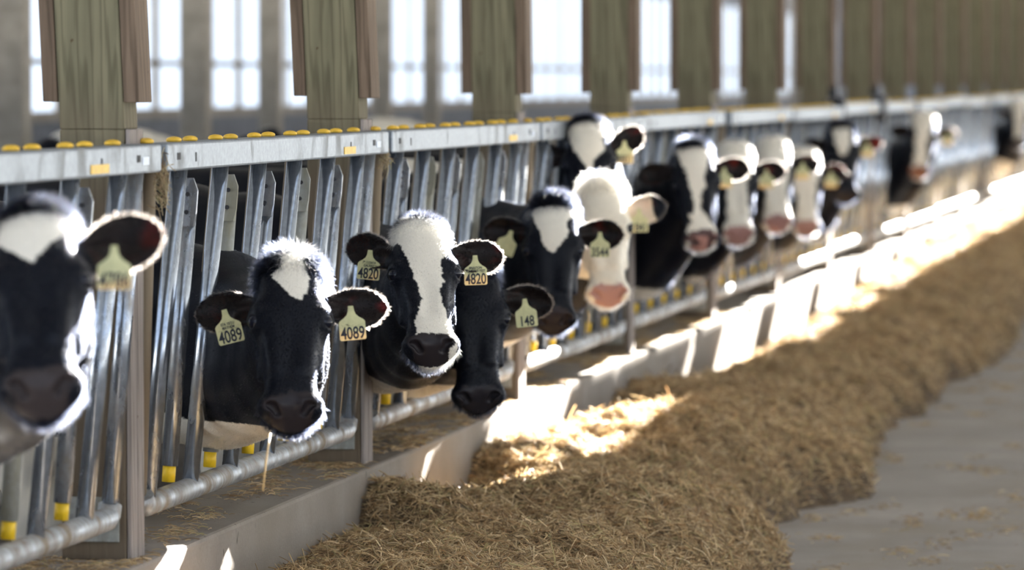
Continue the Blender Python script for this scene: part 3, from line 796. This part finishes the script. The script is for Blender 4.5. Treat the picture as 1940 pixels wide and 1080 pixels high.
BLZ_TRI = lambda top, w, y1: [(-.12, 0), (top, 0), (top + .005, w), (.07, w * .8), (y1 - .03, w * .22), (y1, 0), (1, 0)]
COWS = [
 dict(head=(.45, 8.933, 1.34), y=9.75, seed=11, tilt=40, yaw=-6, roll=5, blaze=[(-.12, 0, 0), (-.005, 0, 0), (0, .085, -.01), (.05, .078, -.01), (.10, .05, -.01), (.145, .012, 0), (.15, 0, 0), (1, 0, 0)],
      earR=((1, -.50, -.12), (.1, .2, 1)), earS=1.12, earY=.06, tags=[dict(side=1, num='4786', small=[], l=.07, out=.06)], nose=(.034, .027, .027),
      label='black cow at the left edge with a white forehead patch, ear tag 4786', lod=0, gz=1.12, hl=1.3),
 dict(head=(.39, 11.58, 1.112), y=12.46, neck=1.0, seed=12, tilt=34, yaw=0, roll=0, blaze=[(-.12, .02, .01), (-.05, .03, .01), (0, .030, .005), (.03, .044, 0), (.045, .050, 0), (.09, .025, .008), (.115, .010, .01), (.12, 0, .01), (1, 0, 0)],
      tuft=1.5, throat=.73, gz=.97, tags=[dict(side=-1, num='4089', small=['07A 10/21/', 'MAYHEM'], l=.09, roll=14, t=.0), dict(side=1, num='4089', small=[], l=.075, roll=5)],
      label='black cow with a shaggy white forelock, ear tags 4089', lod=0, earL=((1, -.02, -.25), (.35, .25, 1)), earR=((1, -.06, -.1), (.1, .2, 1))),
 dict(head=(.39, 13.462, 1.161), y=14.72, seed=13, tilt=37, yaw=4, roll=2, blaze=[(-.12, 0, 0), (-.035, .0, 0), (-.025, .078, -.005), (.0, .086, -.005), (.05, .078, 0), (.12, .068, .003), (.17, .054, .006), (.22, .046, .010), (.265, .036, .014), (.35, .036, .012), (.39, .05, .012), (.42, .060, .014), (.46, .062, .016), (.6, .06, .02), (1, .06, .02)],
      throat=.78, gz=.97, tags=[dict(side=-1, num='4820', small=['79 11/24/14', 'GALAXY'], l=.085, roll=-5), dict(side=1, num='4820', small=['BRAXTON', 'PLEASANT TEST'], l=.082, roll=2)],
      earY=.065, earL=((1, -.75, -.35), (.3, .3, 1)), earR=((1, -.08, -.1), (.05, .2, 1)), pink_thr=9,
      label='black cow with a long white blaze down its face, ear tags 4820', lod=0),
 dict(head=(.39, 14.337, .963), y=15.5, gy=-.25, seed=14, tilt=18, yaw=3, roll=1, blaze=[(0, 0), (1, 0)], gz=.92, under=.66, nose=(.022, .02, .024),
      tags=[dict(side=1, num='148', small=[], l=.08, roll=6)], earR=((1, .10, -.1), (.0, .3, 1)), earL=((1, -.1, -.3), (.2, .2, 1)),
      label='all black faced cow with lowered head, ear tag 148', lod=0),
 dict(head=(.35, 16.111, 1.124), y=16.75, seed=15, tilt=20, yaw=0, roll=0, blaze=[(-.12, 0), (.0, 0), (.005, .088), (.04, .08), (.10, .055), (.16, .032), (.19, .012), (.2, 0), (1, 0)], nose=(.035, .026, .026),
      tags=[dict(side=-1, num='', l=.07, roll=-20), dict(side=1, num='3544', l=.085, roll=0)], earL=((1, -.12, -.1), (.1, .2, 1)), earR=((1, -.02, -.1), (.0, .3, 1)), tuft=1.2,
      label='black cow with a white triangle on its forehead, ear tag 3544', lod=0, hairs=40000),
 dict(head=(.36, 17.282, 1.163), y=17.85, seed=16, tilt=20, yaw=2, roll=3, white_face=True, nose=(.40, .22, .19), white_ear=True, tint=(1, .97, .92),
      tags=[dict(side=1, num='1841', l=.06)], earR=((1, -.18, -.1), (.0, .2, 1)), earL=((1, -.05, -.1), (.0, .2, 1)), gz=1.0, tuft=1.3,
      label='cow with an all white face, pink nose and a glowing pale ear', lod=1, hairs=34000),
 dict(head=(.2, 17.885, 1.414), y=18.9, seed=17, tilt=28, yaw=-3, roll=4, blaze=[(-.12, 0), (-.02, 0), (-.015, .085), (.05, .08), (.12, .055), (.18, .02), (.24, .008), (.245, 0), (1, 0)],
      tags=[dict(side=1, num='4801', l=.075)], earR=((1, -.75, -.1), (.1, .2, 1)), gz=1.2, under=.7,
      label='black cow holding its head highest, level with the top rail', lod=1, hairs=30000),
 dict(head=(.35, 20.11, 1.277), y=20.75, seed=18, tilt=20, yaw=3, roll=4, blaze=[(-.12, 0), (-.01, 0), (0, .075), (.08, .06), (.17, .036), (.26, .02), (.34, .018), (.40, .04), (.45, .07), (.6, .06), (1, .06)], nose=(.10, .06, .06), pink_thr=.2,
      tags=[dict(side=1, num='', l=.05)], earR=((1, -.02, -.1), (.0, .3, 1)), label='black cow with a wide white blaze and white muzzle', lod=1),
 dict(head=(.3, 21.976, 1.234), y=22.6, seed=19, tilt=20, yaw=2, roll=2, blaze=[(-.12, .1), (.10, .08), (.17, .055), (.3, .05), (.40, .06), (.6, .09), (1, .06)], nose=(.36, .2, .18),
      tags=[dict(side=1, num='', l=.07)], label='cow with a pale narrow face and pink nose, right of the wide blaze cow', lod=1),
 dict(head=(.3, 23.648, 1.238), y=24.3, seed=20, tilt=20, yaw=2, roll=3, blaze=[(-.12, .1), (.10, .085), (.17, .07), (.3, .055), (.40, .07), (.6, .09), (1, .06)], nose=(.30, .17, .16), pink_thr=.1,
      tags=[dict(side=1, num='', l=.07)], label='cow with a bright backlit white crown and broad white face', lod=2),
 dict(head=(.25, 25.596, 1.15), y=26.2, seed=21, tilt=20, yaw=2, roll=2, blaze=[(-.12, .1), (.10, .09), (.17, .065), (.3, .05), (.40, .06), (.6, .09), (1, .06)], nose=(.36, .2, .17),
      tags=[dict(side=1, num='', l=.07)], label='white faced cow half hidden behind the one with the bright crown', lod=2),
 dict(head=(.3, 27.334, 1.291), y=28.0, seed=22, tilt=18, yaw=3, roll=3, blaze=[(-.12, 0), (0, 0), (.01, .06), (.08, .05), (.15, .03), (.2, .005), (.21, 0), (1, 0)],
      tags=[dict(side=1, num='', l=.07)], label='dark cow with a small white forehead triangle, far along the fence', lod=2),
 dict(head=(.3, 33.237, 1.313), y=34.1, seed=23, tilt=24, yaw=-2, roll=-4, blaze=[(-.12, .08), (.05, .075), (.15, .055), (.25, .04), (.40, .05), (.6, .06), (1, .06)], nose=(.2, .09, .06), throat=.72,
      tags=[dict(side=1, num='', l=.09)], label='lone far cow with a white face and dark ears', lod=2),
 dict(head=(.3, 45.3, 1.36), y=46.2, seed=24, tilt=24, yaw=-2, roll=0, blaze=[(-.12, .08), (.05, .075), (.15, .055), (.25, .04), (.40, .05), (.6, .06), (1, .06)], throat=.9,
      label='farthest cow at the right edge of the feed fence', lod=2),
]
for c_ in COWS: make_cow(c_, c_['lod'])

# cows standing loose in the barn behind the fence
def barn_cow(seed, loc, rz, label, **kw):
    d = dict(head=(.35, 60.0, 1.2), y=60.6, seed=seed, tilt=20, hairs=400, label=label); d.update(kw)
    o = make_cow(d, 2); o.location = loc; o.rotation_euler = (0, 0, math.radians(rz)); o['group'] = 'cows standing inside the barn'
barn_cow(41, (-3.3, 24.1, .12), 88, 'pale blurred cow back standing inside the barn, between the two nearest posts', under=9)
barn_cow(42, (-3.65, 20.9, .10), 92, 'black blurred cow back standing inside the barn at the left edge')
barn_cow(43, (-3.5, 32.6, .10), 85, 'pale blurred cow back inside the barn, right of the second feed fence post', under=9)
# ------------------------------------------------------------------ hay windrow along the kerb
HC = np.array([(8, .1), (11, .2), (13.28, .28), (14.0, .27), (14.08, .39), (14.35, .38), (14.7, .28), (15.1, .22), (15.9, .18), (16.05, .33), (16.6, .36), (17.6, .30), (18.5, .21), (19.3, .2), (19.7, .33), (20.4, .33), (21, .24), (22, .2), (23, .18), (25.5, .2), (27, .22), (30, .26), (35, .36), (45, .42), (64, .4)])
HE = np.array([(8, 1.2), (13, 1.27), (15.6, 1.24), (16.9, .98), (17.5, 1.1), (18.4, 1.28), (19.6, 1.18), (21, 1.05), (23.5, 1.10), (25, 1.08), (27.1, 1.26), (29, 1.2), (33, 1.07), (38, 1.2), (64, 1.1)])
HT = np.array([(8, .25), (12, .30), (14.2, .30), (15.5, .36), (16.6, .31), (17.8, .40), (19.0, .34), (21, .31), (23, .30), (26, .34), (30, .38), (40, .42), (64, .42)])
def sn2(x, y, f, seed):
    P = np.stack([x, y, np.zeros_like(x)], -1); return sine_noise(P, f, seed, 8)
def hay_h(x, y, rough=True):
    e = np.interp(y, HE[:, 0], HE[:, 1]) + .04 * sn2(x * 0, y, 7, 3) + .02 * sn2(x * 0, y, 22, 4)
    t = np.clip((x - .06) / (e - .06), 0, 1.3)
    s = np.clip(t / .42, 0, 1); s = s * s * (3 - 2 * s)
    h = np.interp(y, HC[:, 0], HC[:, 1]) * (1 - s) + np.interp(y, HT[:, 0], HT[:, 1]) * s
    fall = np.sqrt(np.clip(1 - np.clip((t - .35) / .65, 0, 1) ** 2.2, 0, 1))
    h = h * fall
    if rough: h = h + np.where(t < 1, 1, 0) * (.020 * sn2(x, y, 9, 5) + .022 * sn2(x, y, 4.2, 15) * np.clip(t * 2, 0, 1) + .014 * sn2(x, y, 27, 6) + .007 * sn2(x, y, 70, 7)) * np.clip(fall * 1.5, 0, 1)
    return np.where(t >= 1, -.02, np.maximum(h, .002))
m, nt, b = mat('hay_bed')
n1 = noise(nt, 34, 6, .7); r1 = ramp(nt, [(.3, (.06, .04, .022)), (.5, (.14, .095, .055)), (.75, (.27, .19, .11))], n1.outputs['Fac'])
nt.links.new(r1.outputs[0], b.inputs['Base Color']); b.inputs['Roughness'].default_value = .9; bump(nt, b, n1.outputs['Fac'], .9, .02)
M['hay_bed'] = m
gx = np.linspace(.058, 1.42, 90); gy = np.concatenate([np.arange(11, 22, .025), np.arange(22, 64, .07)])
GX, GY = np.meshgrid(gx, gy, indexing='ij'); GZ = hay_h(GX, GY)
vv = np.stack([GX, GY, GZ], -1).reshape(-1, 3); ny = len(gy)
ii, jj = np.meshgrid(np.arange(len(gx) - 1), np.arange(ny - 1), indexing='ij')
q0 = (ii * ny + jj).ravel(); hz = vv[:, 2]
fq = np.stack([q0, q0 + ny, q0 + ny + 1, q0 + 1], 1)
fq = fq[(hz[fq] > -.015).any(1)]
me = bpy.data.meshes.new('hay_windrow'); me.from_pydata(vv.tolist(), [], fq.tolist()); me.polygons.foreach_set('use_smooth', [True] * len(fq)); me.update()
me.materials.append(M['hay_bed'])
hay = bpy.data.objects.new('hay_windrow', me); C.objects.link(hay)
tag(hay, 'long heaped windrow of chopped hay lying on the lane along the kerb', 'hay', kind='stuff')

m, nt, b = mat('straw')
at_ = N(nt, 'ShaderNodeAttribute'); at_.attribute_name = 'coat'; nt.links.new(at_.outputs['Color'], b.inputs['Base Color'])
b.inputs['Roughness'].default_value = .5; b.inputs['Specular IOR Level'].default_value = .45
tr = N(nt, 'ShaderNodeBsdfTranslucent'); nt.links.new(at_.outputs['Color'], tr.inputs[0]); mx = N(nt, 'ShaderNodeMixShader'); mx.inputs[0].default_value = .25
nt.links.new(b.outputs[0], mx.inputs[1]); nt.links.new(tr.outputs[0], mx.inputs[2]); nt.links.new(mx.outputs[0], nt.nodes['Material Output'].inputs['Surface'])
M['straw'] = m
SCOL = np.array([(.40, .305, .175), (.52, .42, .25), (.30, .215, .115), (.22, .15, .08), (.44, .36, .22), (.36, .33, .17), (.62, .53, .36), (.34, .21, .10)])
SPR = np.array([.24, .16, .2, .12, .14, .06, .05, .03])
def straws(name, x, y, z, nrm, ln, rad, lift, parent=None, curl=.35, seed=1):
    g = np.random.default_rng(seed); n = len(x)
    a = g.random(n) * 2 * math.pi
    d = np.stack([np.cos(a), np.sin(a), np.zeros(n)], 1)
    d -= (d * nrm).sum(1)[:, None] * nrm; d += nrm * (g.normal(size=n) * lift)[:, None]; d /= np.linalg.norm(d, axis=1)[:, None]
    sd_ = np.cross(d, nrm) * (g.normal(size=n) * curl)[:, None]
    P = np.stack([x, y, z], 1)
    p0 = P - d * (ln * .5)[:, None]; p3 = P + d * (ln * .5)[:, None] + sd_ * ln[:, None] * .3
    off = nrm * (ln * .06)[:, None]
    chain = np.stack([p0 - off * .6 - sd_ * ln[:, None] * .1, P + off + sd_ * ln[:, None] * -.05, p3 - off * .2], 1)
    col = SCOL[g.choice(len(SCOL), n, p=SPR)] * np.array([1.36, 1.24, 1.13]) * g.uniform(.55, 1.2, (n, 1))
    rr = np.stack([rad, rad, rad * .7], 1)
    return curves_obj(name, chain, None, col, rr, parent, M['straw'], kind='stuff')
g = np.random.default_rng(5)
NS = 260000
yy = 1 / (1 / 11.3 + (1 / 62 - 1 / 11.3) * g.random(NS))          # density falls with distance
xx = .062 + (1.36 - .062) * g.random(NS)
hh = hay_h(xx, yy); ok = hh > .0
xx, yy, hh = xx[ok], yy[ok], hh[ok]
ep = .012
nx = -(hay_h(xx + ep, yy) - hh) / ep; nyy = -(hay_h(xx, yy + ep) - hh) / ep
nr = np.stack([np.clip(nx, -4, 4), np.clip(nyy, -4, 4), np.ones_like(nx)], 1); nr /= np.linalg.norm(nr, axis=1)[:, None]
sc_ = np.clip(yy / 15, .9, 3)
ln = g.gamma(3.2, .014, len(xx)) * sc_ ** .5 + .018; rad = g.uniform(.0007, .0020, len(xx)) * sc_ ** .8
st_ = straws('straw', np.maximum(xx, .07 + ln * .2), yy, hh + g.uniform(-.004, .014, len(xx)), nr, ln, rad, .42, hay, seed=6)

NL = 15000
y2 = 1 / (1 / 11.5 + (1 / 40 - 1 / 11.5) * g.random(NL)); x2 = .08 + 1.2 * g.random(NL); h2 = hay_h(x2, y2, False); ok = h2 > .03; x2, y2, h2 = x2[ok], y2[ok], hay_h(x2, y2)[ok]
n2 = np.stack([np.clip(-(hay_h(x2 + ep, y2) - h2) / ep, -1.5, 1.5), np.clip(-(hay_h(x2, y2 + ep) - h2) / ep, -1.5, 1.5), np.ones_like(x2)], 1); n2 /= np.linalg.norm(n2, axis=1)[:, None]
straws('long_straw', np.maximum(x2, .12), y2, h2 + g.uniform(.003, .02, len(x2)), n2, g.uniform(.05, .12, len(x2)), g.uniform(.0011, .0024, len(x2)), .30, hay, .5, seed=8)

# loose straw on the kerb top and scattered on the lane
def loose(name, label, n, fx, fy, z, seed, lnr=(.02, .06)):
    g = np.random.default_rng(seed); nc = max(1, n // 40)
    cx, cy = fx(g, nc), fy(g, nc); k = g.integers(0, nc, n)
    x = cx[k] + g.normal(size=n) * .035; y = cy[k] + g.normal(size=n) * .10
    x = np.clip(x, fx.lo, fx.hi)
    nrm = np.tile([0, 0, 1.0], (n, 1))
    o = straws(name, x, y, np.full(n, z) + g.uniform(.001, .006, n), nrm, g.uniform(*lnr, n), g.uniform(.0006, .0013, n), .06, None, seed=seed)
    tag(o, label, 'straw', kind='stuff')
class FX:
    def __init__(s, lo, hi): s.lo, s.hi = lo, hi
    def __call__(s, g, n): return g.uniform(s.lo, s.hi, n)
loose('kerb_straw', 'loose bits of straw scattered on the kerb top', 5200, FX(-.26, .035), lambda g, n: g.uniform(10.8, 24, n), CURB, 21)
loose('lane_straw', 'loose bits of straw scattered over the bare lane', 4200, FX(1.15, 2.6), lambda g, n: g.uniform(14.5, 30, n) , .0, 22, (.008, .045))
# single stalks hanging from mouths
def stalk(label, pts, r=.0022, col=(.55, .38, .16)):
    mb = MB().tube(pts, r, 7); o = mb.build('straw_stalk', M['stalk']); tag(o, label, 'straw')
M['stalk'] = simple('stalk', (.55, .38, .17), .5, 0, .2, 60)
stalk('single straw stalk dangling from the mouth of the cow tagged 4089', [(0.47, 10.9984, 0.8397), (0.475, 10.9531, 0.8123), (0.47, 10.9444, 0.7655), (0.46, 10.9566, 0.6965)])
stalk('straw stalk dangling from the mouth of the white faced pink nosed cow', [(0.45, 16.3062, 0.8788), (0.45, 16.3315, 0.8576), (0.45, 16.2814, 0.8088)], .003)
# wisp of straw caught at the joint between two panels
g = np.random.default_rng(77); n_ = 90
def wisp(label, c, n_, sd, seed):
    g = np.random.default_rng(seed)
    P = np.array(c) + g.normal(size=(n_, 3)) * np.array(sd)
    d = g.normal(size=(n_, 3)) * .5 + np.array([0.2, 0, -1]); d /= np.linalg.norm(d, axis=1)[:, None]; l_ = g.uniform(.02, .06, n_)[:, None]
    ch = np.stack([P - d * l_ / 2, P + g.normal(size=(n_, 3)) * .003, P + d * l_ / 2], 1)
    col = SCOL[g.choice(len(SCOL), n_, p=SPR)] * .9
    o = curves_obj('straw_wisp', ch, None, col, np.tile([.001, .0012, .0007], (n_, 1)), None, M['straw'])
    tag(o, label, 'straw', kind='stuff')
wisp('wisp of straw caught under the rail joint above the first post', (.085, Y0 - .005, 1.475), 110, (.008, .016, .03), 77)
wisp('wisp of straw caught under the rail joint at the second post', (.07, Y0 + L, 1.48), 60, (.008, .012, .018), 78)
